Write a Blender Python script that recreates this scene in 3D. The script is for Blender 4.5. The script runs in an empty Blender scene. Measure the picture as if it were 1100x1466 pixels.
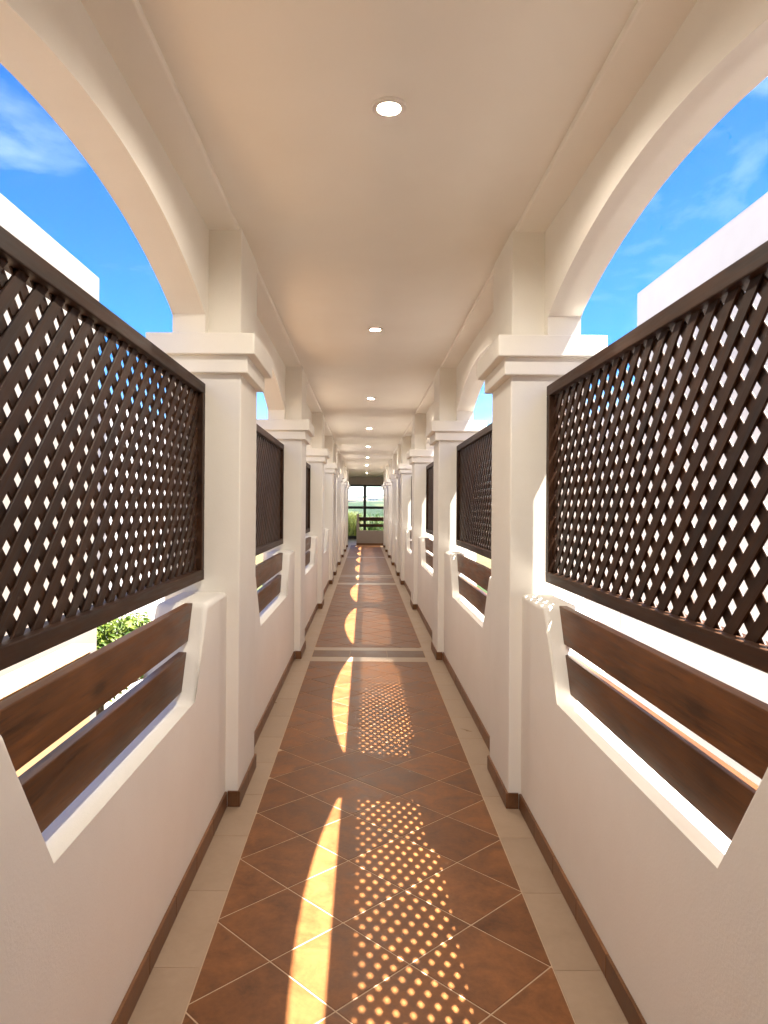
import bpy, bmesh, math, random
from mathutils import Vector, Matrix

R = math.radians
random.seed(7)
SC = bpy.context.scene
COL = SC.collection
S = 1.5                       # metres per unit: the eye height over the floor
OFF = 0.0355                  # the eye stands this far left of the walkway's axis

# ------------------------------------------------------------------ camera, sky, sun, exposure
cam_data = bpy.data.cameras.new('camera')
cam = bpy.data.objects.new('camera', cam_data)
COL.objects.link(cam)
cam.matrix_world = (Matrix.Translation((-OFF * S, 0, S)) @ Matrix.Rotation(R(90), 4, 'X') @ Matrix.Rotation(R(0.42), 4, 'Z'))
cam_data.sensor_fit = 'HORIZONTAL'
cam_data.sensor_width = 36
cam_data.lens = 1040 / 1100 * 36
cam_data.shift_x = 28 / 1100
cam_data.shift_y = -7 / 1100
cam_data.clip_start = 0.02
cam_data.clip_end = 12000
SC.camera = cam

SUN_TRAVEL = Vector((-0.48, 0.085, -1.0)).normalized()
SUN_EL = math.asin(-SUN_TRAVEL.z)
SUN_ROT = math.atan2(-SUN_TRAVEL.x, -SUN_TRAVEL.y)

world = bpy.data.worlds.new('World')
SC.world = world
world.use_nodes = True
wn, wl = world.node_tree.nodes, world.node_tree.links
wn.clear()
sky = wn.new('ShaderNodeTexSky')
sky.sky_type = 'NISHITA'
sky.sun_disc = False
sky.sun_elevation = SUN_EL
sky.sun_rotation = SUN_ROT
sky.altitude = 300
sky.air_density = 1.0
sky.dust_density = 0.05
sky.ozone_density = 3.0
hs = wn.new('ShaderNodeHueSaturation')
hs.inputs['Saturation'].default_value = 1.62
hs.inputs['Value'].default_value = 0.68
hs.inputs['Hue'].default_value = 0.517
wl.new(sky.outputs[0], hs.inputs['Color'])
tc = wn.new('ShaderNodeTexCoord')
mp = wn.new('ShaderNodeMapping')
mp.inputs['Scale'].default_value = (1.6, 1.1, 4.2)
mp.inputs['Rotation'].default_value = (0.25, 0.1, 0.5)
wl.new(tc.outputs['Generated'], mp.inputs['Vector'])
nz = wn.new('ShaderNodeTexNoise')
nz.inputs['Scale'].default_value = 2.3
nz.inputs['Detail'].default_value = 9
nz.inputs['Roughness'].default_value = 0.58
nz.inputs['Distortion'].default_value = 0.7
wl.new(mp.outputs[0], nz.inputs['Vector'])
cr = wn.new('ShaderNodeValToRGB')
cr.color_ramp.elements[0].position = 0.53
cr.color_ramp.elements[0].color = (0, 0, 0, 1)
cr.color_ramp.elements[1].position = 0.78
cr.color_ramp.elements[1].color = (0.30, 0.30, 0.30, 1)
wl.new(nz.outputs['Fac'], cr.inputs[0])
mx = wn.new('ShaderNodeMix')
mx.data_type = 'RGBA'
wl.new(cr.outputs[0], mx.inputs[0])
wl.new(hs.outputs[0], mx.inputs[6])
mx.inputs[7].default_value = (4.2, 4.8, 5.3, 1)
bg = wn.new('ShaderNodeBackground')
bg.inputs['Strength'].default_value = 0.05
wl.new(mx.outputs[2], bg.inputs['Color'])
out = wn.new('ShaderNodeOutputWorld')
wl.new(bg.outputs[0], out.inputs[0])

sun_data = bpy.data.lights.new('sun', 'SUN')
sun_data.energy = 5.0
sun_data.angle = R(0.42)
sun_data.color = (1.0, 0.935, 0.86)
sun = bpy.data.objects.new('sun', sun_data)
sun.rotation_euler = SUN_TRAVEL.to_track_quat('-Z', 'Y').to_euler()
sun.location = (6, -1, 14)
COL.objects.link(sun)

SC.view_settings.view_transform = 'Standard'
SC.view_settings.look = 'None'
SC.view_settings.gamma = 1
SC.view_settings.use_curve_mapping = False
SC.view_settings.exposure = 3.3
SC.render.engine = 'CYCLES'
SC.cycles.use_denoising = True
SC.cycles.max_bounces = 14
SC.cycles.diffuse_bounces = 8
SC.cycles.glossy_bounces = 4
SC.cycles.transparent_max_bounces = 12
SC.cycles.sample_clamp_indirect = 8
SC.cycles.caustics_reflective = False
SC.cycles.caustics_refractive = False

# ------------------------------------------------------------------ materials
def mat_new(name):
    m = bpy.data.materials.new(name)
    m.use_nodes = True
    nt = m.node_tree
    b = nt.nodes['Principled BSDF']
    return m, nt, b

def node(nt, kind, **kw):
    n = nt.nodes.new(kind)
    for k, v in kw.items():
        if k in n.inputs:
            n.inputs[k].default_value = v
        else:
            setattr(n, k, v)
    return n

def ramp(nt, src, c0, c1, p0=0.3, p1=0.7):
    r = nt.nodes.new('ShaderNodeValToRGB')
    r.color_ramp.elements[0].position = p0
    r.color_ramp.elements[1].position = p1
    r.color_ramp.elements[0].color = (*c0, 1)
    r.color_ramp.elements[1].color = (*c1, 1)
    nt.links.new(src, r.inputs[0])
    return r

def plaster(name, c0, c1, bump=0.25, rough=0.85, scale=1.0):
    m, nt, b = mat_new(name)
    geo = nt.nodes.new('ShaderNodeNewGeometry')
    n1 = node(nt, 'ShaderNodeTexNoise', Scale=1.7 * scale, Detail=6.0, Roughness=0.6)
    n2 = node(nt, 'ShaderNodeTexNoise', Scale=110.0 * scale, Detail=4.0, Roughness=0.6)
    n3 = node(nt, 'ShaderNodeTexNoise', Scale=9.0 * scale, Detail=3.0, Roughness=0.5)
    for n in (n1, n2, n3):
        nt.links.new(geo.outputs['Position'], n.inputs['Vector'])
    r = ramp(nt, n1.outputs['Fac'], c0, c1)
    nt.links.new(r.outputs[0], b.inputs['Base Color'])
    add = node(nt, 'ShaderNodeMath', operation='MULTIPLY_ADD')
    nt.links.new(n3.outputs['Fac'], add.inputs[0])
    add.inputs[1].default_value = 1.6
    nt.links.new(n2.outputs['Fac'], add.inputs[2])
    bp = node(nt, 'ShaderNodeBump', Strength=bump, Distance=0.004)
    nt.links.new(add.outputs[0], bp.inputs['Height'])
    nt.links.new(bp.outputs[0], b.inputs['Normal'])
    b.inputs['Roughness'].default_value = rough
    b.inputs['Specular IOR Level'].default_value = 0.25
    return m

def wood(name, dark, light, rough=0.42, grain=1.0):
    # grain runs along the board's own X axis
    m, nt, b = mat_new(name)
    t = nt.nodes.new('ShaderNodeTexCoord')
    oi = nt.nodes.new('ShaderNodeObjectInfo')
    mul = node(nt, 'ShaderNodeMath', operation='MULTIPLY')
    nt.links.new(oi.outputs['Random'], mul.inputs[0])
    mul.inputs[1].default_value = 37.0
    ad = node(nt, 'ShaderNodeVectorMath', operation='ADD')
    nt.links.new(t.outputs['Object'], ad.inputs[0])
    nt.links.new(mul.outputs[0], ad.inputs[1])
    m1 = nt.nodes.new('ShaderNodeMapping')
    m1.inputs['Scale'].default_value = (1.3 * grain, 22 * grain, 22 * grain)
    nt.links.new(ad.outputs[0], m1.inputs[0])
    n1 = node(nt, 'ShaderNodeTexNoise', Scale=2.2, Detail=8.0, Roughness=0.62, Distortion=0.9)
    nt.links.new(m1.outputs[0], n1.inputs['Vector'])
    m2 = nt.nodes.new('ShaderNodeMapping')
    m2.inputs['Scale'].default_value = (2.2 * grain, 7 * grain, 7 * grain)
    nt.links.new(ad.outputs[0], m2.inputs[0])
    n2 = node(nt, 'ShaderNodeTexNoise', Scale=1.6, Detail=3.0)
    nt.links.new(m2.outputs[0], n2.inputs['Vector'])
    mx = node(nt, 'ShaderNodeMath', operation='MULTIPLY_ADD')
    nt.links.new(n2.outputs['Fac'], mx.inputs[0])
    mx.inputs[1].default_value = 0.8
    sub = node(nt, 'ShaderNodeMath', operation='SUBTRACT')
    nt.links.new(n1.outputs['Fac'], sub.inputs[0])
    sub.inputs[1].default_value = 0.4
    nt.links.new(sub.outputs[0], mx.inputs[2])
    m3 = nt.nodes.new('ShaderNodeMapping')
    m3.inputs['Scale'].default_value = (5, 110, 110)
    nt.links.new(ad.outputs[0], m3.inputs[0])
    n3 = node(nt, 'ShaderNodeTexNoise', Scale=1.5, Detail=4.0, Distortion=0.3)
    nt.links.new(m3.outputs[0], n3.inputs['Vector'])
    fine = node(nt, 'ShaderNodeMath', operation='MULTIPLY_ADD')
    nt.links.new(n3.outputs['Fac'], fine.inputs[0])
    fine.inputs[1].default_value = 0.35
    off = node(nt, 'ShaderNodeMath', operation='SUBTRACT')
    nt.links.new(mx.outputs[0], off.inputs[0])
    off.inputs[1].default_value = 0.17
    nt.links.new(off.outputs[0], fine.inputs[2])
    # knots: small dark eyes along the board
    mk = nt.nodes.new('ShaderNodeMapping')
    mk.inputs['Scale'].default_value = (2.4, 7.5, 7.5)
    nt.links.new(ad.outputs[0], mk.inputs[0])
    vk = node(nt, 'ShaderNodeTexVoronoi', Scale=1.0, Randomness=1.0)
    nt.links.new(mk.outputs[0], vk.inputs['Vector'])
    kr = node(nt, 'ShaderNodeMapRange')
    nt.links.new(vk.outputs['Distance'], kr.inputs[0])
    kr.inputs[1].default_value = 0.05
    kr.inputs[2].default_value = 0.20
    kr.inputs[3].default_value = -0.30
    kr.inputs[4].default_value = 0.0
    fin2 = node(nt, 'ShaderNodeMath', operation='ADD')
    nt.links.new(fine.outputs[0], fin2.inputs[0])
    nt.links.new(kr.outputs[0], fin2.inputs[1])
    r = ramp(nt, fin2.outputs[0], dark, light, 0.22, 0.80)
    hv = nt.nodes.new('ShaderNodeHueSaturation')
    mr = node(nt, 'ShaderNodeMapRange')
    nt.links.new(oi.outputs['Random'], mr.inputs[0])
    mr.inputs[3].default_value = 0.82
    mr.inputs[4].default_value = 1.18
    nt.links.new(mr.outputs[0], hv.inputs['Value'])
    nt.links.new(r.outputs[0], hv.inputs['Color'])
    nt.links.new(hv.outputs[0], b.inputs['Base Color'])
    rr = ramp(nt, n1.outputs['Fac'], (rough - .08,) * 3, (rough + .12,) * 3)
    nt.links.new(rr.outputs[0], b.inputs['Roughness'])
    bp = node(nt, 'ShaderNodeBump', Strength=0.25, Distance=0.002)
    nt.links.new(n1.outputs['Fac'], bp.inputs['Height'])
    nt.links.new(bp.outputs[0], b.inputs['Normal'])
    b.inputs['Specular IOR Level'].default_value = 0.22
    return m

def tile_mat(name, dark, light, rough=0.38, var=0.25, scale=1.0, bump=0.12, thr=(0.32, 0.70)):
    m, nt, b = mat_new(name)
    geo = nt.nodes.new('ShaderNodeNewGeometry')
    oi = nt.nodes.new('ShaderNodeObjectInfo')
    mul = node(nt, 'ShaderNodeMath', operation='MULTIPLY')
    nt.links.new(oi.outputs['Random'], mul.inputs[0])
    mul.inputs[1].default_value = 53.0
    ad = node(nt, 'ShaderNodeVectorMath', operation='ADD')
    nt.links.new(geo.outputs['Position'], ad.inputs[0])
    nt.links.new(mul.outputs[0], ad.inputs[1])
    n1 = node(nt, 'ShaderNodeTexNoise', Scale=7.0 * scale, Detail=9.0, Roughness=0.66, Distortion=0.5)
    nt.links.new(ad.outputs[0], n1.inputs['Vector'])
    n2 = node(nt, 'ShaderNodeTexNoise', Scale=60.0 * scale, Detail=5.0, Roughness=0.7)
    nt.links.new(ad.outputs[0], n2.inputs['Vector'])
    mx = node(nt, 'ShaderNodeMath', operation='MULTIPLY_ADD')
    nt.links.new(n2.outputs['Fac'], mx.inputs[0])
    mx.inputs[1].default_value = 0.28
    sub = node(nt, 'ShaderNodeMath', operation='SUBTRACT')
    nt.links.new(n1.outputs['Fac'], sub.inputs[0])
    sub.inputs[1].default_value = 0.14
    nt.links.new(sub.outputs[0], mx.inputs[2])
    r = ramp(nt, mx.outputs[0], dark, light, *thr)
    hv = nt.nodes.new('ShaderNodeHueSaturation')
    mr = node(nt, 'ShaderNodeMapRange')
    nt.links.new(oi.outputs['Random'], mr.inputs[0])
    mr.inputs[3].default_value = 1 - var
    mr.inputs[4].default_value = 1 + var
    nt.links.new(mr.outputs[0], hv.inputs['Value'])
    nt.links.new(r.outputs[0], hv.inputs['Color'])
    nt.links.new(hv.outputs[0], b.inputs['Base Color'])
    rr = ramp(nt, n1.outputs['Fac'], (rough - .07,) * 3, (rough + .1,) * 3)
    nt.links.new(rr.outputs[0], b.inputs['Roughness'])
    bp = node(nt, 'ShaderNodeBump', Strength=bump, Distance=0.003)
    nt.links.new(mx.outputs[0], bp.inputs['Height'])
    nt.links.new(bp.outputs[0], b.inputs['Normal'])
    b.inputs['Specular IOR Level'].default_value = 0.20
    return m

def simple(name, c, rough=0.6, metal=0.0, spec=0.5):
    m, nt, b = mat_new(name)
    geo = nt.nodes.new('ShaderNodeNewGeometry')
    n = node(nt, 'ShaderNodeTexNoise', Scale=14.0, Detail=5.0)
    nt.links.new(geo.outputs['Position'], n.inputs['Vector'])
    r = ramp(nt, n.outputs['Fac'], tuple(x * .9 for x in c), tuple(min(1, x * 1.08) for x in c))
    nt.links.new(r.outputs[0], b.inputs['Base Color'])
    b.inputs['Roughness'].default_value = rough
    b.inputs['Metallic'].default_value = metal
    b.inputs['Specular IOR Level'].default_value = spec
    return m

def leaf_mat(name, c0, c1):
    m, nt, b = mat_new(name)
    geo = nt.nodes.new('ShaderNodeNewGeometry')
    r = ramp(nt, geo.outputs['Random Per Island'], c0, c1, 0.0, 1.0)
    nt.links.new(r.outputs[0], b.inputs['Base Color'])
    b.inputs['Roughness'].default_value = 0.55
    tr = nt.nodes.new('ShaderNodeBsdfTranslucent')
    nt.links.new(r.outputs[0], tr.inputs[0])
    ms = nt.nodes.new('ShaderNodeMixShader')
    ms.inputs[0].default_value = 0.3
    nt.links.new(b.outputs[0], ms.inputs[1])
    nt.links.new(tr.outputs[0], ms.inputs[2])
    nt.links.new(ms.outputs[0], nt.nodes['Material Output'].inputs[0])
    return m

M = {}
M['plaster'] = plaster('white_plaster', (0.795, 0.765, 0.695), (0.845, 0.82, 0.755), 0.13)
M['grey_plaster'] = plaster('grey_plaster', (0.30, 0.265, 0.23), (0.34, 0.30, 0.265), 0.3)
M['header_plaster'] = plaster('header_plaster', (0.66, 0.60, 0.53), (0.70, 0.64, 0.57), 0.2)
M['ceiling'] = plaster('ceiling_plaster', (0.855, 0.825, 0.75), (0.885, 0.86, 0.79), 0.12)
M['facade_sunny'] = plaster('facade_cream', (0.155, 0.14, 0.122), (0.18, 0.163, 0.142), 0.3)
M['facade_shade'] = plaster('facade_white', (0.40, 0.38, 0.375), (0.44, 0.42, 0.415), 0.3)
M['wood_dark'] = wood('dark_stained_wood', (0.0135, 0.0052, 0.0019), (0.050, 0.0195, 0.0068), 0.52)
M['wood_brown'] = wood('brown_stained_wood', (0.034, 0.0130, 0.0045), (0.165, 0.064, 0.020), 0.40, 0.8)
M['tile'] = tile_mat('terracotta_tile', (0.105, 0.041, 0.0135), (0.235, 0.092, 0.030), 0.42, 0.15)
M['strip_tile'] = tile_mat('brown_strip_tile', (0.10, 0.049, 0.025), (0.17, 0.085, 0.043), 0.42, 0.12)
M['skirting'] = tile_mat('skirting_tile', (0.135, 0.060, 0.026), (0.23, 0.11, 0.05), 0.40, 0.16)
M['border'] = tile_mat('beige_tile', (0.31, 0.222, 0.150), (0.37, 0.27, 0.187), 0.34, 0.05, 0.7, 0.06)
M['grout'] = simple('grout', (0.46, 0.33, 0.22), 0.9)
M['trim'] = simple('lamp_trim', (0.80, 0.76, 0.70), 0.35)
M['frame'] = simple('black_window_frame', (0.010, 0.009, 0.009), 0.4)
M['paving'] = tile_mat('pale_paving', (0.36, 0.31, 0.26), (0.46, 0.41, 0.35), 0.75, 0.05, 0.25)
M['coping'] = tile_mat('terracotta_coping', (0.42, 0.26, 0.15), (0.55, 0.36, 0.22), 0.7, 0.1)
M['garden_wall'] = plaster('garden_wall', (0.24, 0.145, 0.068), (0.28, 0.17, 0.085), 0.3)
M['bark'] = tile_mat('bark', (0.05, 0.035, 0.022), (0.14, 0.10, 0.07), 0.9, 0.1, 3.0, 0.6)
M['leaf'] = leaf_mat('tree_leaf', (0.035, 0.085, 0.010), (0.17, 0.22, 0.022))
M['leaf_yellow'] = leaf_mat('reed_leaf', (0.045, 0.075, 0.012), (0.27, 0.28, 0.06))
M['leaf_dark'] = leaf_mat('palm_leaf', (0.020, 0.060, 0.015), (0.08, 0.14, 0.03))

m, nt, b = mat_new('lamp_glow')
b.inputs['Base Color'].default_value = (0.9, 0.88, 0.84, 1)
b.inputs['Emission Color'].default_value = (1.0, 0.90, 0.77, 1)
b.inputs['Emission Strength'].default_value = 330.0
M['glow'] = m

m, nt, b = mat_new('window_glass')
tr = nt.nodes.new('ShaderNodeBsdfTransparent')
tr.inputs[0].default_value = (0.93, 0.96, 0.95, 1)
gl = nt.nodes.new('ShaderNodeBsdfGlossy')
gl.inputs['Roughness'].default_value = 0.02
fr = nt.nodes.new('ShaderNodeFresnel')
fr.inputs[0].default_value = 1.45
ms = nt.nodes.new('ShaderNodeMixShader')
nt.links.new(fr.outputs[0], ms.inputs[0])
nt.links.new(tr.outputs[0], ms.inputs[1])
nt.links.new(gl.outputs[0], ms.inputs[2])
nt.links.new(ms.outputs[0], nt.nodes['Material Output'].inputs[0])
M['glass'] = m

m, nt, b = mat_new('fields')
geo = nt.nodes.new('ShaderNodeNewGeometry')
vo = node(nt, 'ShaderNodeTexVoronoi', Scale=0.011)
nw = node(nt, 'ShaderNodeTexNoise', Scale=0.02, Detail=4.0)
nt.links.new(geo.outputs['Position'], nw.inputs['Vector'])
av = node(nt, 'ShaderNodeVectorMath', operation='MULTIPLY_ADD')
nt.links.new(nw.outputs['Color'], av.inputs[0])
av.inputs[1].default_value = (45, 45, 0)
nt.links.new(geo.outputs['Position'], av.inputs[2])
nt.links.new(av.outputs[0], vo.inputs['Vector'])
r = nt.nodes.new('ShaderNodeValToRGB')
r.color_ramp.interpolation = 'CONSTANT'
cols = [(0.0, (0.030, 0.055, 0.018)), (0.3, (0.13, 0.115, 0.055)), (0.42, (0.04, 0.07, 0.024)), (0.62, (0.085, 0.10, 0.04)), (0.74, (0.022, 0.042, 0.015)), (0.92, (0.17, 0.15, 0.08))]
r.color_ramp.elements[0].color = (*cols[0][1], 1)
r.color_ramp.elements[1].position = cols[1][0]
r.color_ramp.elements[1].color = (*cols[1][1], 1)
for p, c in cols[2:]:
    e = r.color_ramp.elements.new(p)
    e.color = (*c, 1)
sepc = nt.nodes.new('ShaderNodeSeparateColor')
nt.links.new(vo.outputs['Color'], sepc.inputs[0])
nt.links.new(sepc.outputs[0], r.inputs[0])
nf = node(nt, 'ShaderNodeTexNoise', Scale=0.4, Detail=6.0)
nt.links.new(geo.outputs['Position'], nf.inputs['Vector'])
mm = node(nt, 'ShaderNodeMix', data_type='RGBA', blend_type='MULTIPLY')
mm.inputs[0].default_value = 0.6
nt.links.new(r.outputs[0], mm.inputs[6])
nt.links.new(nf.outputs['Color'], mm.inputs[7])
nt.links.new(mm.outputs[2], b.inputs['Base Color'])
b.inputs['Roughness'].default_value = 0.95
b.inputs['Specular IOR Level'].default_value = 0.1
M['fields'] = m

# ------------------------------------------------------------------ helpers
def link_mesh(name, bm, mat, parent=None, origin=(0, 0, 0), smooth=False):
    """bm is in world coordinates; origin becomes the object's own origin."""
    bmesh.ops.recalc_face_normals(bm, faces=bm.faces)
    o = Vector(origin)
    if o.length:
        bmesh.ops.translate(bm, vec=-o, verts=bm.verts)
    me = bpy.data.meshes.new(name)
    bm.to_mesh(me)
    bm.free()
    me.materials.append(mat)
    if smooth:
        for p in me.polygons:
            p.use_smooth = True
    ob = bpy.data.objects.new(name, me)
    COL.objects.link(ob)
    if parent is not None:
        ob.parent = parent
        ob.location = o - world_loc(parent)
    else:
        ob.location = o
    return ob

def world_loc(ob):
    v = Vector(ob.location)
    while ob.parent is not None:
        ob = ob.parent
        v += Vector(ob.location)
    return v

def thing(name, label, cat, loc, group=None):
    o = bpy.data.objects.new(name, None)
    o.empty_display_size = 0.1
    COL.objects.link(o)
    o.location = loc
    tag(o, label, cat, group)
    return o

def tag(o, label, cat, group=None):
    o['label'] = label
    o['category'] = cat
    o['kind'] = 'thing'
    if group:
        o['group'] = group
    return o

def structure(o, label=None):
    o['kind'] = 'structure'
    if label:
        o['label'] = label
    return o

def add_box(bm, x0, x1, y0, y1, z0, z1):
    x0, x1 = min(x0, x1), max(x0, x1)
    v = [bm.verts.new((x, y, z)) for z in (z0, z1) for y in (y0, y1) for x in (x0, x1)]
    for f in ((0, 2, 3, 1), (4, 5, 7, 6), (0, 1, 5, 4), (2, 6, 7, 3), (0, 4, 6, 2), (1, 3, 7, 5)):
        bm.faces.new([v[i] for i in f])

def box(x0, x1, y0, y1, z0, z1, bev=0.0, seg=2):
    bm = bmesh.new()
    add_box(bm, x0, x1, y0, y1, z0, z1)
    if bev:
        bmesh.ops.bevel(bm, geom=bm.edges[:], offset=bev, segments=seg, affect='EDGES', profile=0.5)
    return bm

def add_prism_x(bm, pts, x0, x1):
    """polygon of (y, z) points extruded along x"""
    a = [bm.verts.new((x0, y, z)) for y, z in pts]
    c = [bm.verts.new((x1, y, z)) for y, z in pts]
    n = len(pts)
    fa = bm.faces.new(a)
    fc = bm.faces.new(c[::-1])
    side = []
    for i in range(n):
        j = (i + 1) % n
        side.append(bm.faces.new((a[j], a[i], c[i], c[j])))
    return fa, fc, side

def prism_z(pts, z0, z1):
    bm = bmesh.new()
    a = [bm.verts.new((x, y, z0)) for x, y in pts]
    c = [bm.verts.new((x, y, z1)) for x, y in pts]
    n = len(pts)
    bm.faces.new(a[::-1])
    bm.faces.new(c)
    for i in range(n):
        j = (i + 1) % n
        bm.faces.new((a[i], a[j], c[j], c[i]))
    return bm

# a finished tile: chamfered top edge, so that joints catch the light
def tile_bm(pts, z0, z1, ch=0.0009):
    bm = bmesh.new()
    n = len(pts)
    cx = sum(p[0] for p in pts) / n
    cy = sum(p[1] for p in pts) / n
    def shrink(p):
        d = math.hypot(p[0] - cx, p[1] - cy)
        k = max(0.0, (d - ch * 1.4) / d) if d > 1e-6 else 1
        return (cx + (p[0] - cx) * k, cy + (p[1] - cy) * k)
    a = [bm.verts.new((x, y, z0)) for x, y in pts]
    c = [bm.verts.new((x, y, z1 - ch)) for x, y in pts]
    t = [bm.verts.new((*shrink(p), z1)) for p in pts]
    bm.faces.new(t)
    for i in range(n):
        j = (i + 1) % n
        bm.faces.new((a[i], a[j], c[j], c[i]))
        bm.faces.new((c[i], c[j], t[j], t[i]))
    return bm

def clip_poly(pts, x0, x1, y0, y1):
    def half(pts, f, inter):
        res = []
        for i in range(len(pts)):
            p, q = pts[i], pts[(i + 1) % len(pts)]
            if f(p):
                res.append(p)
                if not f(q):
                    res.append(inter(p, q))
            elif f(q):
                res.append(inter(p, q))
        return res
    def ix(x):
        return lambda p, q: (x, p[1] + (q[1] - p[1]) * (x - p[0]) / (q[0] - p[0]))
    def iy(y):
        return lambda p, q: (p[0] + (q[0] - p[0]) * (y - p[1]) / (q[1] - p[1]), y)
    for f, i in ((lambda p: p[0] >= x0, ix(x0)), (lambda p: p[0] <= x1, ix(x1)), (lambda p: p[1] >= y0, iy(y0)), (lambda p: p[1] <= y1, iy(y1))):
        if not pts:
            return []
        pts = half(pts, f, i)
    res = []
    for p in pts:
        if not res or math.hypot(p[0] - res[-1][0], p[1] - res[-1][1]) > 1e-4:
            res.append(p)
    if len(res) > 2 and math.hypot(res[0][0] - res[-1][0], res[0][1] - res[-1][1]) < 1e-4:
        res.pop()
    return res

def area(pts):
    return abs(sum(pts[i][0] * pts[(i + 1) % len(pts)][1] - pts[(i + 1) % len(pts)][0] * pts[i][1] for i in range(len(pts)))) / 2

ORD = ['nearest', 'second', 'third', 'fourth', 'fifth', 'sixth', 'seventh', 'eighth', 'ninth', 'tenth', 'eleventh']

# ------------------------------------------------------------------ measures of the walkway (in units of eye height)
PD = 0.357                                                   # pillar depth along the walkway
PF = [-1.95, 0.31, 2.42, 4.77, 7.12, 9.40, 10.60, 12.50, 14.40, 16.25, 18.05]   # front faces of the pillars
BACK = -3.0
END = 22.7
WALL, WALL_OUT = 0.492, 0.645
PIN, POUT = 0.45, 0.70
ARCH_IN, ARCH_OUT = 0.56, 0.668
CAP0, CAP1, CAPT = 1.440, 1.497, 1.567
SOFFIT, CEIL = 1.920, 1.940
PAR_TOP = 0.715
LAT0, LAT1 = 0.756, 1.405
SK = 0.0523                                                  # skirting height
FIELD = 0.381

# ------------------------------------------------------------------ ground, hills, floor, ceiling
bm = bmesh.new()
gz = -3.0
N = 40
def hgt(x, y):
    d = math.hypot(x, y)
    if d < 90:
        return gz
    k = min(1, (d - 90) / 260)
    h = gz - 5 * k
    if d > 300:
        g = min(1, (d - 300) / 1500)
        h += g * (20 + 14 * math.sin(x * 0.0042 + 1.3) + 14 * math.sin(y * 0.0031 + x * 0.0017) + 7 * math.sin(x * 0.017 + 0.5))
    return h
radii = [0, 4, 8, 16, 30, 50, 80, 110, 150, 200, 260, 330, 420, 520, 640, 780, 930, 1100, 1300, 1550, 1850, 2200, 2600, 3100, 3700, 4500, 5500, 6800, 8500]
rings = []
NA = 180
c0 = bm.verts.new((0, 0, gz))
prev = None
for r_ in radii[1:]:
    ring = []
    for i in range(NA):
        a = 2 * math.pi * i / NA
        x, y = r_ * math.cos(a), r_ * math.sin(a) + 12
        ring.append(bm.verts.new((x, y, hgt(x, y - 12))))
    for i in range(NA):
        j = (i + 1) % NA
        if prev is None:
            bm.faces.new((c0, ring[i], ring[j]))
        else:
            bm.faces.new((prev[i], ring[i], ring[j], prev[j]))
    prev = ring
c0.co.y = 12
structure(link_mesh('ground', bm, M['fields'], smooth=True), 'rolling green and straw coloured fields and hills beyond the far window')
structure(link_mesh('paving', box(-22, 22, -14, 31, gz - 0.3, gz + 0.03), M['paving']), 'pale paved yard below the raised walkway')

# body of the walkway below its floor
structure(link_mesh('walkway_base', box(-0.64 * S, 0.64 * S, BACK * S, 18.5 * S, gz, -0.30), M['plaster']), 'white plaster base that carries the raised walkway')
floor = structure(link_mesh('floor', box(-0.64 * S, 0.64 * S, BACK * S, 18.98 * S, -0.28, -0.0016), M['grout']), 'long tiled walkway floor of terracotta diamonds between beige borders')
LX0, LX1 = -1.7, 0.80
landing = structure(link_mesh('landing_floor', box(LX0 * S, LX1 * S, 19.0 * S, (END + 0.2) * S, -0.28, -0.0016), M['grout']), 'tiled landing floor before the far window')

# floor tiles -----------------------------------------------------
TD = 0.307 * S                     # tile diagonal
JT = 0.0055                        # joint width
ROT = R(-1.1)
anchor = Vector(((0.378) * S, 1.585 * S))
hd = TD / 2
side_half = TD / math.sqrt(2) / 2 - JT / 2
ca, sa = math.cos(R(45) + ROT), math.sin(R(45) + ROT)
def tile_corners(cx, cy):
    res = []
    for a, b_ in ((-1, -1), (1, -1), (1, 1), (-1, 1)):
        u, v = a * side_half, b_ * side_half
        res.append((cx + u * ca - v * sa, cy + u * sa + v * ca))
    return res
bm0 = tile_bm(tile_corners(0, 0), -0.012, 0.0)
bmesh.ops.recalc_face_normals(bm0, faces=bm0.faces)
full_tile = bpy.data.meshes.new('floor_tile')
bm0.to_mesh(full_tile)
bm0.free()
full_tile.materials.append(M['tile'])
far_bm = bmesh.new()
def merge(dst, src):
    me = bpy.data.meshes.new('tmp')
    src.to_mesh(me)
    src.free()
    dst.from_mesh(me)
    bpy.data.meshes.remove(me)
n_tiles = 0
def lay_field(y0, y1):
    global n_tiles
    y0 *= S
    y1 *= S
    fx = FIELD * S - 0.001
    step = TD / math.sqrt(2)
    ux, uy = Vector((ca, sa)) * step, Vector((-sa, ca)) * step
    for i in range(-80, 110):
        for j in range(-80, 110):
            # the anchor is a corner shared by four tiles
            c = anchor + ux * (i + 0.5) + uy * (j + 0.5)
            if abs(c.x) > fx + hd or c.y < y0 - hd or c.y > y1 + hd:
                continue
            q = tile_corners(c.x, c.y)
            p = clip_poly(q, -fx, fx, y0, y1)
            if len(p) < 3 or area(p) < 0.0008:
                continue
            if c.y < 9.2 * S:
                if len(p) == 4 and abs(area(p) - area(q)) < 1e-6:
                    o = bpy.data.objects.new('floor_tile', full_tile)
                    COL.objects.link(o)
                    o.parent = floor
                    o.location = (c.x, c.y, random.uniform(-0.0006, 0.0004))
                else:
                    mx_, my_ = sum(t[0] for t in p) / len(p), sum(t[1] for t in p) / len(p)
                    link_mesh('floor_tile', tile_bm(p, -0.012, 0.0), M['tile'], floor, (mx_, my_, 0))
                n_tiles += 1
            else:
                merge(far_bm, tile_bm(p, -0.012, 0.0))
FIELDS = [(BACK, 4.70), (5.175, 9.36), (9.60, 10.36), (10.70, 14.40), (14.58, 18.95)]
for a, b_ in FIELDS:
    lay_field(a, b_)
fo = link_mesh('far_floor_tiles', far_bm, M['tile'], floor)
fo['kind'] = 'stuff'

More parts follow.
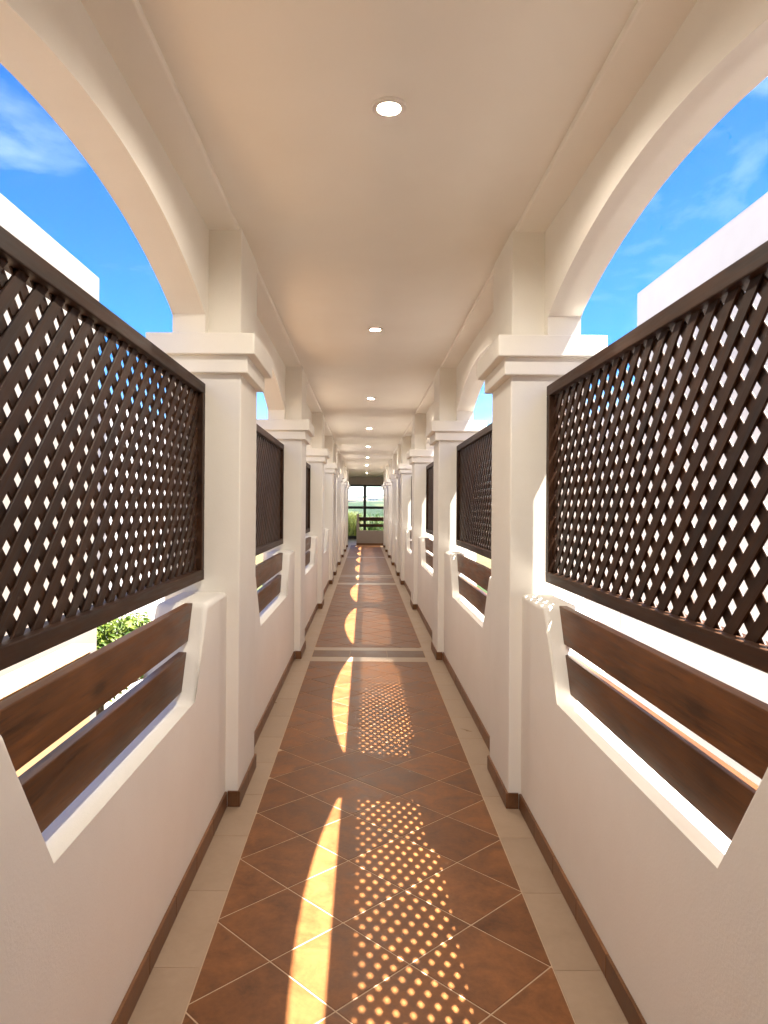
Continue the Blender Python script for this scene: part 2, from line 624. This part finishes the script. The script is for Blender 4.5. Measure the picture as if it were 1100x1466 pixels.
def rect_tile(name, x0, x1, y0, y1, mat, parent, j=0.0012):
    cx, cy = (x0 + x1) / 2, (y0 + y1) / 2
    pts = [(x0 + j, y0 + j), (x1 - j, y0 + j), (x1 - j, y1 - j), (x0 + j, y1 - j)]
    return link_mesh(name, tile_bm(pts, -0.012, 0.0, 0.0008), mat, parent, (cx, cy, 0))

BL = 0.3155
for s in (-1, 1):
    y = 1.572 - 20 * BL
    k = 0
    while y < 18.95:
        y2 = min(y + BL, 18.97)
        if y2 > BACK:
            xa, xb = sorted((s * (FIELD + 0.001) * S, s * 0.4995 * S))
            rect_tile('border_tile', xa, xb, max(y, BACK) * S, y2 * S, M['border'], floor)
        y = y2
# cross bands where the floor is jointed
XB = FIELD - 0.001
for a, b_, mt, nm in ((4.705, 4.845, 'border', 'border_tile'), (4.848, 5.06, 'strip_tile', 'strip_tile'), (5.063, 5.172, 'border', 'border_tile'),
                      (9.365, 9.597, 'border', 'border_tile'), (10.365, 10.45, 'border', 'border_tile'), (10.453, 10.60, 'strip_tile', 'strip_tile'), (10.603, 10.697, 'border', 'border_tile'),
                      (14.403, 14.577, 'border', 'border_tile')):
    n = 3
    for k in range(n):
        x0 = -XB + 2 * XB * k / n
        rect_tile(nm, x0 * S, (x0 + 2 * XB / n) * S, a * S, b_ * S, M[mt], floor)
for i in range(9):
    for k in range(8):
        rect_tile('landing_tile', (LX0 + (LX1 - LX0) * i / 9) * S, (LX0 + (LX1 - LX0) * (i + 1) / 9) * S,
                  (19.02 + 3.6 * k / 8) * S, (19.02 + 3.6 * (k + 1) / 8) * S, M['border'], landing)

# ceiling and roof ------------------------------------------------
YC1 = END
ceil = structure(link_mesh('ceiling', box(-0.70 * S, 0.70 * S, BACK * S, YC1 * S, CEIL * S, (CEIL + 0.03) * S), M['ceiling']), 'long smooth cream ceiling of the walkway')
for s in (-1, 1):
    xa, xb = sorted((s * 0.462 * S, s * 0.58 * S))
    o = link_mesh('ceiling_margin', box(xa, xb, BACK * S, YC1 * S, SOFFIT * S, CEIL * S + 0.002, 0.006, 2), M['ceiling'], ceil)
structure(link_mesh('roof', box(-0.668 * S, 0.668 * S, BACK * S, 18.6 * S, (CEIL + 0.03) * S, 2.12 * S), M['plaster']), 'flat roof over the walkway')

# ------------------------------------------------------------------ builders
def skirting(parent, x_face, s, y0, y1, tl=0.22):
    """tiles along a face at x = s * x_face, standing proud towards the walkway"""
    n = max(1, round((y1 - y0) / tl))
    for k in range(n):
        a, b_ = y0 + (y1 - y0) * k / n, y0 + (y1 - y0) * (k + 1) / n
        xa, xb = sorted((s * x_face * S + s * 0.001, s * (x_face - 0.0075) * S))
        yc = (a + b_) / 2 * S
        link_mesh('skirting_tile', box(xa, xb, a * S + 0.001, b_ * S - 0.001, 0.0012, SK * S, 0.0015, 1), M['skirting'], parent, ((xa + xb) / 2, yc, 0))

def pillar(i, s):
    y0, y1 = PF[i] * S, (PF[i] + PD) * S
    side = 'left' if s < 0 else 'right'
    lab = f'white plaster pillar with stepped capital on the {side} side, {ORD[max(0, i - 2)]} from the viewer'
    if i < 2:
        lab = f'white plaster pillar on the {side} side ' + ('behind the viewer' if i == 0 else 'beside the viewer')
    if i == len(PF) - 1:
        lab = f'white plaster pillar with stepped capital on the {side} side, last before the far landing'
    t = thing('pillar', lab, 'pillar', (s * 0.575 * S, (y0 + y1) / 2, 0), 'white pillars lining the walkway')
    def b(name, a0, a1, ya, yb, za, zb, bev):
        xa, xb = sorted((s * a0 * S, s * a1 * S))
        return link_mesh(name, box(xa, xb, ya, yb, za, zb, bev, 3), M['plaster'], t, (s * 0.575 * S, (y0 + y1) / 2, za), False)
    b('shaft', PIN, POUT, y0, y1, -0.3, CAP0 * S + 0.005, 0.007)
    c = b('capital_slab', PIN - 0.052, POUT + 0.055, y0 - 0.05 * S, y1 + 0.05 * S, CAP1 * S, CAPT * S, 0.006)
    b('capital_neck', PIN - 0.026, POUT + 0.028, y0 - 0.026 * S, y1 + 0.026 * S, CAP0 * S, CAP1 * S + 0.002, 0.006)
    b('pilaster', PIN + 0.001, ARCH_IN + 0.03, y0, y1, CAPT * S - 0.003, SOFFIT * S + 0.012, 0.007)
    # skirting round the foot
    skirting(t, PIN, s, PF[i] - 0.0075, PF[i] + PD + 0.0075, 0.19)
    for ya, yb in ((y0 - 0.0075 * S, y0 - 0.001), (y1 + 0.001, y1 + 0.0075 * S)):
        xa, xb = sorted((s * PIN * S + s * 0.0005, s * (WALL - 0.0085) * S))
        link_mesh('skirting_tile', box(xa, xb, ya, yb, 0.0012, SK * S, 0.001, 1), M['skirting'], t, ((xa + xb) / 2, (ya + yb) / 2, 0))
    return t

def arch(i, s):
    """the arched wall over bay i, from the middle of pillar i to the middle of pillar i + 1"""
    ya, yb = PF[i] + PD / 2, PF[i + 1] + PD / 2
    a, b_ = PF[i] + PD + 0.045, PF[i + 1] - 0.045
    half = (b_ - a) / 2
    mid = (a + b_) / 2
    spring = CAPT + 0.062
    rise = (0.152 if i == 1 else 0.168) * min(1.0, half / 0.85)
    rad = (half ** 2 + rise ** 2) / (2 * rise)
    zc = spring + rise - rad
    th = math.asin(half / rad)
    pts = [(ya, CAPT - 0.002), (a, CAPT - 0.002)]
    n = 40
    for k in range(n + 1):
        g = -th + 2 * th * k / n
        pts.append((mid + rad * math.sin(g), zc + rad * math.cos(g)))
    pts += [(b_, CAPT - 0.002), (yb, CAPT - 0.002), (yb, CEIL + 0.03), (ya, CEIL + 0.03)]
    pts = [(y * S, z * S) for y, z in pts]
    bm = bmesh.new()
    fa, fc, side = add_prism_x(bm, pts, s * ARCH_IN * S, s * ARCH_OUT * S)
    # soften the plaster edge along the curve
    ed = [e for f in (fa, fc) for e in f.edges if min(v.co.z for v in e.verts) > (CAPT + 0.03) * S and max(v.co.z for v in e.verts) < (spring + rise + 0.01) * S
          and a * S - 1e-4 <= min(v.co.y for v in e.verts) and max(v.co.y for v in e.verts) <= b_ * S + 1e-4]
    bmesh.ops.bevel(bm, geom=ed, offset=0.008, segments=2, affect='EDGES', profile=0.5)
    side_w = 'left' if s < 0 else 'right'
    o = link_mesh('arch', bm, M['plaster'], None, (s * ARCH_IN * S, mid * S, CAPT * S))
    lab = f'white plaster segmental arch on the {side_w} side, {ORD[max(0, i - 1)]} opening from the viewer'
    if i == 0:
        lab = f'white plaster arch on the {side_w} side behind the viewer'
    tag(o, lab, 'arch', 'plaster arches over the openings')
    return o

def parapet(i, s):
    y0, y1 = PF[i] + PD, PF[i + 1]
    L = y1 - y0
    k = min(1.0, L / 1.75)
    m0, tp = 0.295 * k, 0.14 * k
    mn = 0.26 if i == 1 else m0
    bot = 0.452
    t0, t1, b0, b1 = y0 + mn, y1 - m0, y0 + mn + tp, y1 - m0 - tp
    pts = [(y0, -0.2), (y1, -0.2), (y1, PAR_TOP), (t1, PAR_TOP), (b1, bot), (b0, bot), (t0, PAR_TOP), (y0, PAR_TOP)]
    bm = bmesh.new()
    fa, fc, side = add_prism_x(bm, [(y * S, z * S) for y, z in pts], s * WALL * S, s * WALL_OUT * S)
    ed = [e for e in bm.edges if min(v.co.z for v in e.verts) > 0.40 * S]
    bmesh.ops.bevel(bm, geom=ed, offset=0.024, segments=5, affect='EDGES', profile=0.5)
    side_w = 'left' if s < 0 else 'right'
    o = link_mesh('parapet', bm, M['plaster'], None, (s * WALL * S, (y0 + y1) / 2 * S, 0))
    lab = f'white plaster parapet notched for two boards on the {side_w} side, {ORD[max(0, i - 1)]} bay from the viewer'
    if i == 0:
        lab = f'white plaster parapet on the {side_w} side behind the viewer'
    tag(o, lab, 'parapet', 'notched parapets between the pillars')
    skirting(o, WALL, s, y0 + 0.0085, y1 - 0.0085)
    # boards, cut to the slope of the notch
    slope = tp / (PAR_TOP - bot)
    for z0, z1 in ((0.614, 0.716), (0.487, 0.587)):
        mid = (y0 + mn + y1 - m0) / 2
        e0 = y0 + mn + (PAR_TOP - z0) * slope
        e1 = y0 + mn + (PAR_TOP - z1) * slope
        wmid = mid
        # a local frame whose x runs along the board
        bm = bmesh.new()
        f = 0.004
        prof = [((e0 + f - mid) * S, z0 * S), ((mid - e0 - f) * S, z0 * S), ((mid - e1 - f) * S, z1 * S), ((e1 + f - mid) * S, z1 * S)]   # symmetric about the notch
        zc = (z0 + z1) / 2 * S
        va = [bm.verts.new((x, 0.0, z - zc)) for x, z in prof]
        vb = [bm.verts.new((x, 0.036, z - zc)) for x, z in prof]
        bm.faces.new(va[::-1]); bm.faces.new(vb)
        for q in range(4):
            r_ = (q + 1) % 4
            bm.faces.new((va[q], va[r_], vb[r_], vb[q]))
        bmesh.ops.bevel(bm, geom=bm.edges[:], offset=0.003, segments=2, affect='EDGES', profile=0.5)
        w = link_mesh('board', bm, M['wood_brown'])
        w.parent = o
        if s > 0:
            w.rotation_euler = (0, 0, R(-90))
        else:
            w.rotation_euler = (0, 0, R(90))
        w.location = Vector((s * 0.535 * S, mid * S, zc)) - Vector(o.location)
    return o

SLAT_T = 0.0075
_slat_cache = {}
def slat_mesh(length):
    key = round(length, 3)
    if key not in _slat_cache:
        bm = box(-key / 2, key / 2, -SLAT_T / 2, SLAT_T / 2, -0.0282 * S / 2, 0.0282 * S / 2, 0.0018, 1)
        bmesh.ops.recalc_face_normals(bm, faces=bm.faces)
        me = bpy.data.meshes.new('slat')
        bm.to_mesh(me)
        bm.free()
        me.materials.append(M['wood_dark'])
        _slat_cache[key] = me
    return _slat_cache[key]

def lattice(i, s):
    y0, y1 = PF[i] + PD + 0.014, PF[i + 1] - 0.014
    xi, xo = 0.565, 0.609
    xm = (xi + xo) / 2
    side_w = 'left' if s < 0 else 'right'
    lab = f'dark brown wooden lattice screen on the {side_w} side, {ORD[max(0, i - 1)]} from the viewer'
    if i == 0:
        lab = f'dark brown wooden lattice screen on the {side_w} side behind the viewer'
    t = thing('lattice_screen', lab, 'lattice screen', (s * xm * S, (y0 + y1) / 2 * S, LAT0 * S), 'wooden lattice screens above the parapets')
    tl = Vector(t.location)
    fw = 0.035
    rz = R(90)
    L = (y1 - y0) * S
    # rails full length, stiles between them; each with x along its length
    for z0, z1 in ((LAT0, LAT0 + fw), (LAT1 - fw, LAT1)):
        r_ = link_mesh('rail', box(-L / 2, L / 2, -0.033, 0.033, -fw * S / 2, fw * S / 2, 0.004, 2), M['wood_dark'])
        r_.parent = t
        r_.rotation_euler = (0, 0, rz)
        r_.location = Vector((s * xm * S, (y0 + y1) / 2 * S, (z0 + z1) / 2 * S)) - tl
    h = (LAT1 - LAT0 - 2 * fw) * S
    for ys in (y0 + fw / 2, y1 - fw / 2):
        r_ = link_mesh('stile', box(-h / 2 - .001, h / 2 + .001, -0.0325, 0.0325, -fw * S / 2, fw * S / 2, 0.003, 2), M['wood_dark'])
        r_.parent = t
        r_.rotation_euler = (0, R(-90), rz)
        r_.rotation_euler = (Matrix.Rotation(rz, 3, 'Z') @ Matrix.Rotation(R(-90), 3, 'Y')).to_euler()
        r_.location = Vector((s * xm * S, ys * S, (LAT0 + LAT1) / 2 * S)) - tl
    oy0, oy1, oz0, oz1 = (y0 + fw) * S, (y1 - fw) * S, (LAT0 + fw) * S, (LAT1 - fw) * S
    e = 0.025
    ry0, ry1, rz0, rz1 = oy0 - e, oy1 + e, oz0 - e, oz1 + e
    pitch = 0.0708 * S / math.sqrt(2)
    cy, cz = (oy0 + oy1) / 2, (oz0 + oz1) / 2
    single = i in (1, 2)
    joined = bmesh.new()
    q2 = 1 / math.sqrt(2)
    for fam in (1, -1):
        d = Vector((q2, fam * q2))
        n = Vector((-fam * q2, q2))
        # towards the walkway: the layer whose slats climb away from us on the left, towards us on the right
        front = (fam == 1) if s < 0 else (fam == -1)
        x = s * (xm * S + (-SLAT_T / 2 - 0.0003 if front else SLAT_T / 2 + 0.0003))
        kmax = int(((ry1 - ry0) + (rz1 - rz0)) / pitch)
        for k in range(-kmax, kmax + 1):
            p = Vector((cy, cz)) + n * (k + 0.5) * pitch
            lo, hi = -1e9, 1e9
            for axis, (m0, m1) in enumerate(((ry0, ry1), (rz0, rz1))):
                a, b_ = (m0 - p[axis]) / d[axis], (m1 - p[axis]) / d[axis]
                lo, hi = max(lo, min(a, b_)), min(hi, max(a, b_))
            if hi - lo < 0.05:
                continue
            c = p + d * (lo + hi) / 2
            rot = Matrix.Rotation(rz, 4, 'Z') @ Matrix.Rotation(-fam * R(45), 4, 'Y')
            if single:
                me = slat_mesh(hi - lo)
                ob = bpy.data.objects.new('slat', me)
                COL.objects.link(ob)
                ob.parent = t
                ob.location = Vector((x, c[0], c[1])) - tl
                ob.rotation_euler = rot.to_euler()
            else:
                b2 = bmesh.new()
                w2 = 0.0282 * S / 2
                add_box(b2, -(hi - lo) / 2, (hi - lo) / 2, -SLAT_T / 2, SLAT_T / 2, -w2, w2)
                bmesh.ops.transform(b2, matrix=Matrix.Translation((x, c[0], c[1])) @ rot, verts=b2.verts)
                merge(joined, b2)
    if single:
        joined.free()
    else:
        o = link_mesh('slats', joined, M['wood_dark'], t)
        o['kind'] = 'stuff'
        o.location = -tl
    return t

for i in range(len(PF)):
    for s in (-1, 1):
        pillar(i, s)
for i in range(len(PF) - 1):
    for s in (-1, 1):
        arch(i, s)
        parapet(i, s)
        lattice(i, s)

# ------------------------------------------------------------------ ceiling lights
def disc_ring(profile, n=40):
    bm = bmesh.new()
    rings_ = []
    for r_, z in profile:
        rings_.append([bm.verts.new((r_ * math.cos(2 * math.pi * k / n), r_ * math.sin(2 * math.pi * k / n), z)) for k in range(n)])
    for a, b_ in zip(rings_, rings_[1:]):
        for k in range(n):
            j = (k + 1) % n
            bm.faces.new((a[k], a[j], b_[j], b_[k]))
    return bm, rings_
LIGHTS = [-0.55, 1.70, 3.82, 6.25, 8.62, 11.2, 13.7, 16.2, 19.6]
for k, d in enumerate(LIGHTS):
    lab = f'round recessed ceiling light with white rim, {ORD[max(0, k - 1)]} along the ceiling from the viewer'
    if k == 0:
        lab = 'round recessed ceiling light behind the viewer'
    t = thing('ceiling_light', lab, 'ceiling light', (0.015 * S, d * S, CEIL * S), 'recessed ceiling lights')
    bm, _ = disc_ring([(0.0610, 0.0005), (0.0610, -0.008), (0.0600, -0.0105), (0.057, -0.0118), (0.0415, -0.0122), (0.0400, -0.0112), (0.0345, -0.003), (0.0335, 0.0015)])
    o = link_mesh('trim_ring', bm, M['trim'], None, smooth=True)
    o.parent = t
    bm, rg = disc_ring([(0.0344, 0.0), (0.025, -0.0008), (0.012, -0.0012)])
    bm.faces.new(rg[-1])
    o = link_mesh('diffuser', bm, M['glow'], None, smooth=True)
    o.parent = t
    o.location = (0, 0, -0.0022)

# ------------------------------------------------------------------ far landing
def b_(x0, x1, y0, y1, z0, z1, bev=0):
    return box(x0 * S, x1 * S, y0 * S, y1 * S, z0 * S, z1 * S, bev)
bm = b_(LX0 - 0.12, LX0, 18.6, END + 0.12, -2, 2.1)
structure(link_mesh('landing_wall', bm, M['plaster']), 'landing side wall')
bm = b_(LX1, LX1 + 0.12, 18.6, END + 0.12, -2, 2.1)
structure(link_mesh('landing_wall', bm, M['plaster']), 'landing side wall')
bm = b_(LX0, -0.70, 18.5, 18.6, -0.2, 2.1)
structure(link_mesh('landing_wall', bm, M['plaster']), 'landing front wall')
bm = b_(0.70, LX1, 18.5, 18.6, -0.2, 2.1)
structure(link_mesh('landing_wall', bm, M['plaster']), 'landing front wall')
bm = b_(LX0 - 0.12, LX1 + 0.12, 18.6, END + 0.12, 1.975, 2.12)
structure(link_mesh('landing_ceiling', bm, M['ceiling']), 'landing ceiling')
structure(link_mesh('window_header', b_(LX0, LX1, END - 0.02, END + 0.12, 1.70, 1.97), M['header_plaster']), 'shaded wall over the far window')

win = thing('window', 'tall black framed window with four panes at the far end of the walkway', 'window', (-0.04 * S, END * S, 0))
wl_ = Vector(win.location)
def wbar(x0, x1, z0, z1, y0=END - 0.0, y1=END + 0.05):
    link_mesh('frame_bar', b_(x0, x1, y0, y1, z0, z1, 0.004), M['frame'], win, wl_)
XM = -0.025
wbar(LX0, LX1, 1.645, 1.70)
wbar(LX0, LX1, 0.0, 0.10)
wbar(LX0, LX1, 0.945, 1.025)
wbar(XM - 0.042, XM + 0.042, 1.02, 1.645)
wbar(XM - 0.042, XM + 0.042, 0.10, 0.96)
for x in (LX0 + 0.03, LX1 - 0.03, -0.85):
    wbar(x - 0.03, x + 0.03, 1.02, 1.645)
    wbar(x - 0.03, x + 0.03, 0.10, 0.96)
xs = [LX0 + 0.06, -0.88, -0.82, XM - 0.042, XM + 0.042, LX1 - 0.06]
for a in (0, 2, 4):
    for z0, z1 in ((0.10, 0.96), (1.02, 1.645)):
        link_mesh('pane', b_(xs[a], xs[a + 1], END + 0.02, END + 0.026, z0, z1), M['glass'], win, wl_)

# low wall across the end, with two boards and a taller post
bx0, bx1 = -0.24, 0.70
lw = tag(link_mesh('parapet', b_(bx0, bx1, 19.12, 19.26, 0, 0.385, 0.006), M['grey_plaster'], None, ((bx0 + bx1) / 2 * S, 19.19 * S, 0)),
         'low cross wall with two dark boards across the far end of the walkway', 'parapet')
for k in range(4):
    xa = bx0 + (bx1 - bx0) * k / 4
    xb = bx0 + (bx1 - bx0) * (k + 1) / 4
    link_mesh('skirting_tile', box(xa * S + .001, xb * S - .001, 19.11 * S, 19.1195 * S, 0.001, 0.078), M['skirting'], lw, ((xa + xb) / 2 * S, 19.115 * S, 0))
link_mesh('post', b_(bx0 + 0.001, bx0 + 0.07, 19.121, 19.259, 0.384, 0.82, 0.004), M['grey_plaster'], lw, (bx0 * S, 19.19 * S, 0.385 * S))
for z0, z1 in ((0.635, 0.735), (0.475, 0.555)):
    bm = box(-(bx1 - bx0 - 0.07) / 2 * S, (bx1 - bx0 - 0.07) / 2 * S, -0.018, 0.018, 0, (z1 - z0) * S, 0.003, 1)
    w = link_mesh('board', bm, M['wood_dark'])
    w.parent = lw
    w.location = Vector(((bx0 + bx1 + 0.07) / 2 * S, 19.19 * S, z0 * S)) - Vector(lw.location)

# ------------------------------------------------------------------ buildings either side
def building(name, label, x0, x1, y0, y1, ztop, mat, side):
    t = thing(name, label, 'building', ((x0 + x1) / 2, (y0 + y1) / 2, gz))
    link_mesh('wall', box(x0, x1, y0, y1, gz, ztop, 0.02, 2), mat, t, t.location)
    # a recessed flat roof behind the parapet
    link_mesh('roof', box(x0 + .25, x1 - .25, y0 + .25, y1 - .25, ztop + 0.001, ztop + 0.015), M['paving'], t, t.location)
    return t
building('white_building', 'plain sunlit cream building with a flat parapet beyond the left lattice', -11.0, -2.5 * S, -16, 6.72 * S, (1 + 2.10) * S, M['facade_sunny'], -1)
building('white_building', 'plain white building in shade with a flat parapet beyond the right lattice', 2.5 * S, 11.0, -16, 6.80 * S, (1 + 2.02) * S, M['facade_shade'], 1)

building('white_building', 'lower pale building farther along beyond the left lattice, behind the small tree', -12.5, -5.2, 14.5, 26, 3.6, M['facade_shade'], -1)
building('white_building', 'lower pale building farther along beyond the right lattice', 4.6, 11.5, 13.2, 26, 3.4, M['facade_shade'], 1)

# ------------------------------------------------------------------ garden
def garden_wall():
    x0, x1 = -3.62, -3.42
    top = -0.29
    t = thing('garden_wall', 'sunlit ochre yard wall with pale coping, seen through the gap under the left lattice', 'garden wall', (-3.5, 5.2, gz))
    link_mesh('wall', box(x0, x1, 1.0, 8.95, gz, top), M['garden_wall'], t, t.location)
    n = 14
    for k in range(n):
        a, b2 = 0.95 + 8.05 * k / n, 0.95 + 8.05 * (k + 1) / n
        link_mesh('coping_stone', box(x0 - .05, x1 + .05, a + .004, b2 - .004, top + .001, top + 0.07, 0.008, 1), M['coping'], t, (-3.52, (a + b2) / 2, top))
garden_wall()

def leaf_cloud(bm, centre, rad, n, size, rng, squash=0.85):
    clumps = []
    for k in range(max(6, n // 55)):
        while True:
            v = Vector((rng.uniform(-1, 1), rng.uniform(-1, 1), rng.uniform(-1, 1)))
            if 0.2 < v.length < 1:
                break
        clumps.append((v * rad * 0.78, rng.uniform(0.18, 0.36) * rad))
    for k in range(n):
        c, r_ = clumps[k % len(clumps)]
        v = Vector((rng.gauss(0, 1), rng.gauss(0, 1), rng.gauss(0, 1))).normalized() * r_ * rng.uniform(0.55, 1.0)
        p = Vector(centre) + Vector(((c + v).x, (c + v).y, (c + v).z * squash))
        s_ = size * rng.uniform(0.6, 1.35)
        nrm = (v.normalized() + Vector((rng.uniform(-.7, .7), rng.uniform(-.7, .7), rng.uniform(-.2, .9)))).normalized()
        t1 = nrm.orthogonal().normalized()
        t1.rotate(Matrix.Rotation(rng.uniform(0, 6.28), 3, nrm))
        t2 = nrm.cross(t1)
        q = [p - t1 * s_, p + t2 * s_ * 0.42 + nrm * s_ * .12, p + t1 * s_, p - t2 * s_ * 0.42 + nrm * s_ * .12]
        bm.faces.new([bm.verts.new(a) for a in q])

def tube(bm, p0, p1, r0, r1, n=8):
    d = (p1 - p0).normalized()
    t1 = d.orthogonal().normalized()
    t2 = d.cross(t1)
    a = [bm.verts.new(p0 + (t1 * math.cos(6.2832 * k / n) + t2 * math.sin(6.2832 * k / n)) * r0) for k in range(n)]
    c = [bm.verts.new(p1 + (t1 * math.cos(6.2832 * k / n) + t2 * math.sin(6.2832 * k / n)) * r1) for k in range(n)]
    for k in range(n):
        j = (k + 1) % n
        bm.faces.new((a[k], a[j], c[j], c[k]))

def tree(label, x, y, h, rad, n, size, mat, seed, group=None):
    rng = random.Random(seed)
    z = gz if math.hypot(x, y - 12) < 60 else hgt(x, y - 12)
    t = thing('leafy_tree', label, 'tree', (x, y, z), group)
    bm = bmesh.new()
    base = Vector((x, y, z))
    top = base + Vector((rng.uniform(-.2, .2), rng.uniform(-.2, .2), h - rad * 0.9))
    midp = base.lerp(top, 0.55) + Vector((rng.uniform(-.08, .08), rng.uniform(-.08, .08), 0))
    tube(bm, base, midp, h * 0.035, h * 0.026)
    tube(bm, midp, top, h * 0.026, h * 0.014)
    for k in range(7):
        a = 6.28 * k / 7 + rng.uniform(-.3, .3)
        st = midp.lerp(top, rng.uniform(0.1, 0.95))
        tube(bm, st, st + Vector((math.cos(a) * rad * .7, math.sin(a) * rad * .7, rad * rng.uniform(.3, .8))), h * 0.013, h * 0.004, 6)
    link_mesh('trunk', bm, M['bark'], t, t.location, True)
    bm = bmesh.new()
    leaf_cloud(bm, (x, y, z + h - rad * 0.85), rad, n, size, rng)
    link_mesh('crown', bm, M[mat], t, t.location)
    return t

tree('small bright green tree beyond the left lattice, rising behind the garden wall', -4.45, 12.3, 2.95, 1.05, 5200, 0.06, 'leaf', 3)
tree('rounded green tree outside the far window, right of its middle bar', 1.1, 41.0, 4.2, 1.5, 2600, 0.10, 'leaf', 5)
tree('pale green tree on the slope behind the far window, left of its middle bar', -1.9, 52.0, 3.9, 1.7, 2400, 0.11, 'leaf', 8)

def reeds(label, x, y, h, w, n, mat, seed, name='bamboo_clump', cat='bamboo', lean=0.5):
    rng = random.Random(seed)
    t = thing(name, label, cat, (x, y, gz))
    bm = bmesh.new()
    for k in range(n):
        bx, by = x + rng.uniform(-w, w), y + rng.uniform(-w * .8, w * .8)
        z0 = gz + h * rng.uniform(0.0, 0.75)
        hh = min(h * rng.uniform(0.25, 0.5), gz + h - z0 + rng.uniform(0, .25))
        a = rng.uniform(0, 6.28)
        ln = lean * hh * rng.uniform(.3, 1)
        wd = rng.uniform(.012, .028)
        sx, sy = -math.sin(a) * wd, math.cos(a) * wd
        pr = None
        for q in range(5):
            u = q / 4
            c = Vector((bx + math.cos(a) * ln * u * u, by + math.sin(a) * ln * u * u, z0 + hh * (u - .25 * u * u)))
            ww = (1 - u) * 0.9 + .1
            cur = (bm.verts.new(c + Vector((sx, sy, 0)) * ww), bm.verts.new(c - Vector((sx, sy, 0)) * ww))
            if pr:
                bm.faces.new((pr[0], pr[1], cur[1], cur[0]))
            pr = cur
    link_mesh('leaves', bm, M[mat], t, t.location)
    bm = bmesh.new()
    for k in range(22):
        bx, by = x + rng.uniform(-w, w) * .8, y + rng.uniform(-w, w) * .6
        tube(bm, Vector((bx, by, gz)), Vector((bx + rng.uniform(-.2, .2), by + rng.uniform(-.2, .2), gz + h * rng.uniform(.7, .98))), .016, .008, 6)
    link_mesh('stems', bm, M['leaf_yellow'], t, t.location, True)
    return t
reeds('tall yellow green bamboo clump outside the far window, left of the cross wall', -1.05, 36.2, 4.45, 0.75, 5200, 'leaf_yellow', 11)
reeds('low dense yellow green bamboo hedge outside the far window, seen between the boards', 0.75, 37.6, 3.5, 1.2, 5200, 'leaf_yellow', 12)
reeds('dark spiky palm rising over the cross wall outside the far window', 0.45, 36.0, 4.5, 0.3, 500, 'leaf_dark', 13, 'palm_plant', 'palm', 1.1)

# a few houses and trees on the slopes beyond
def house(x, y, w, d, h, label, mat):
    z = hgt(x, y - 12) - 0.5
    t = thing('hill_house', label, 'house', (x, y, z), 'far houses on the hillside')
    link_mesh('wall', box(x - w / 2, x + w / 2, y - d / 2, y + d / 2, z, z + h), M[mat], t, t.location)
    bm = bmesh.new()
    pts = [(y - d / 2 - .3, z + h + .01), (y + d / 2 + .3, z + h + .01), (y, z + h + d * .3)]
    add_prism_x(bm, pts, x - w / 2 - .3, x + w / 2 + .3)
    link_mesh('roof', bm, M['coping'], t, t.location)
    bm = bmesh.new()
    for k in range(3):
        xx = x - w / 3 + w / 3 * k
        add_box(bm, xx - .5, xx + .5, y - d / 2 - .04, y - d / 2 + .02, z + h * .45, z + h * .75)
    link_mesh('window', bm, M['frame'], t, t.location)
house(14, 1150, 15, 9, 6, 'far pale house on the hillside right of the window bar', 'facade_shade')
house(-3, 1500, 17, 10, 6.5, 'far pale house on the hillside behind the window bar', 'facade_shade')
house(-22, 1250, 15, 9, 6, 'far cream house on the hillside left of the window bar', 'facade_sunny')

# ------------------------------------------------------------------ air
m = bpy.data.materials.new('haze_air')
m.use_nodes = True
nt = m.node_tree
nt.nodes.remove(nt.nodes['Principled BSDF'])
pv = nt.nodes.new('ShaderNodeVolumePrincipled')
pv.inputs['Color'].default_value = (0.86, 0.92, 1.0, 1)
pv.inputs['Density'].default_value = 0.00015
pv.inputs['Anisotropy'].default_value = 0.2
nt.links.new(pv.outputs[0], nt.nodes['Material Output'].inputs['Volume'])
hz = link_mesh('haze', box(-8600, 8600, -8600, 8700, -40, 90), m)
hz['kind'] = 'stuff'
hz['label'] = 'thin pale blue haze over the distant hills'
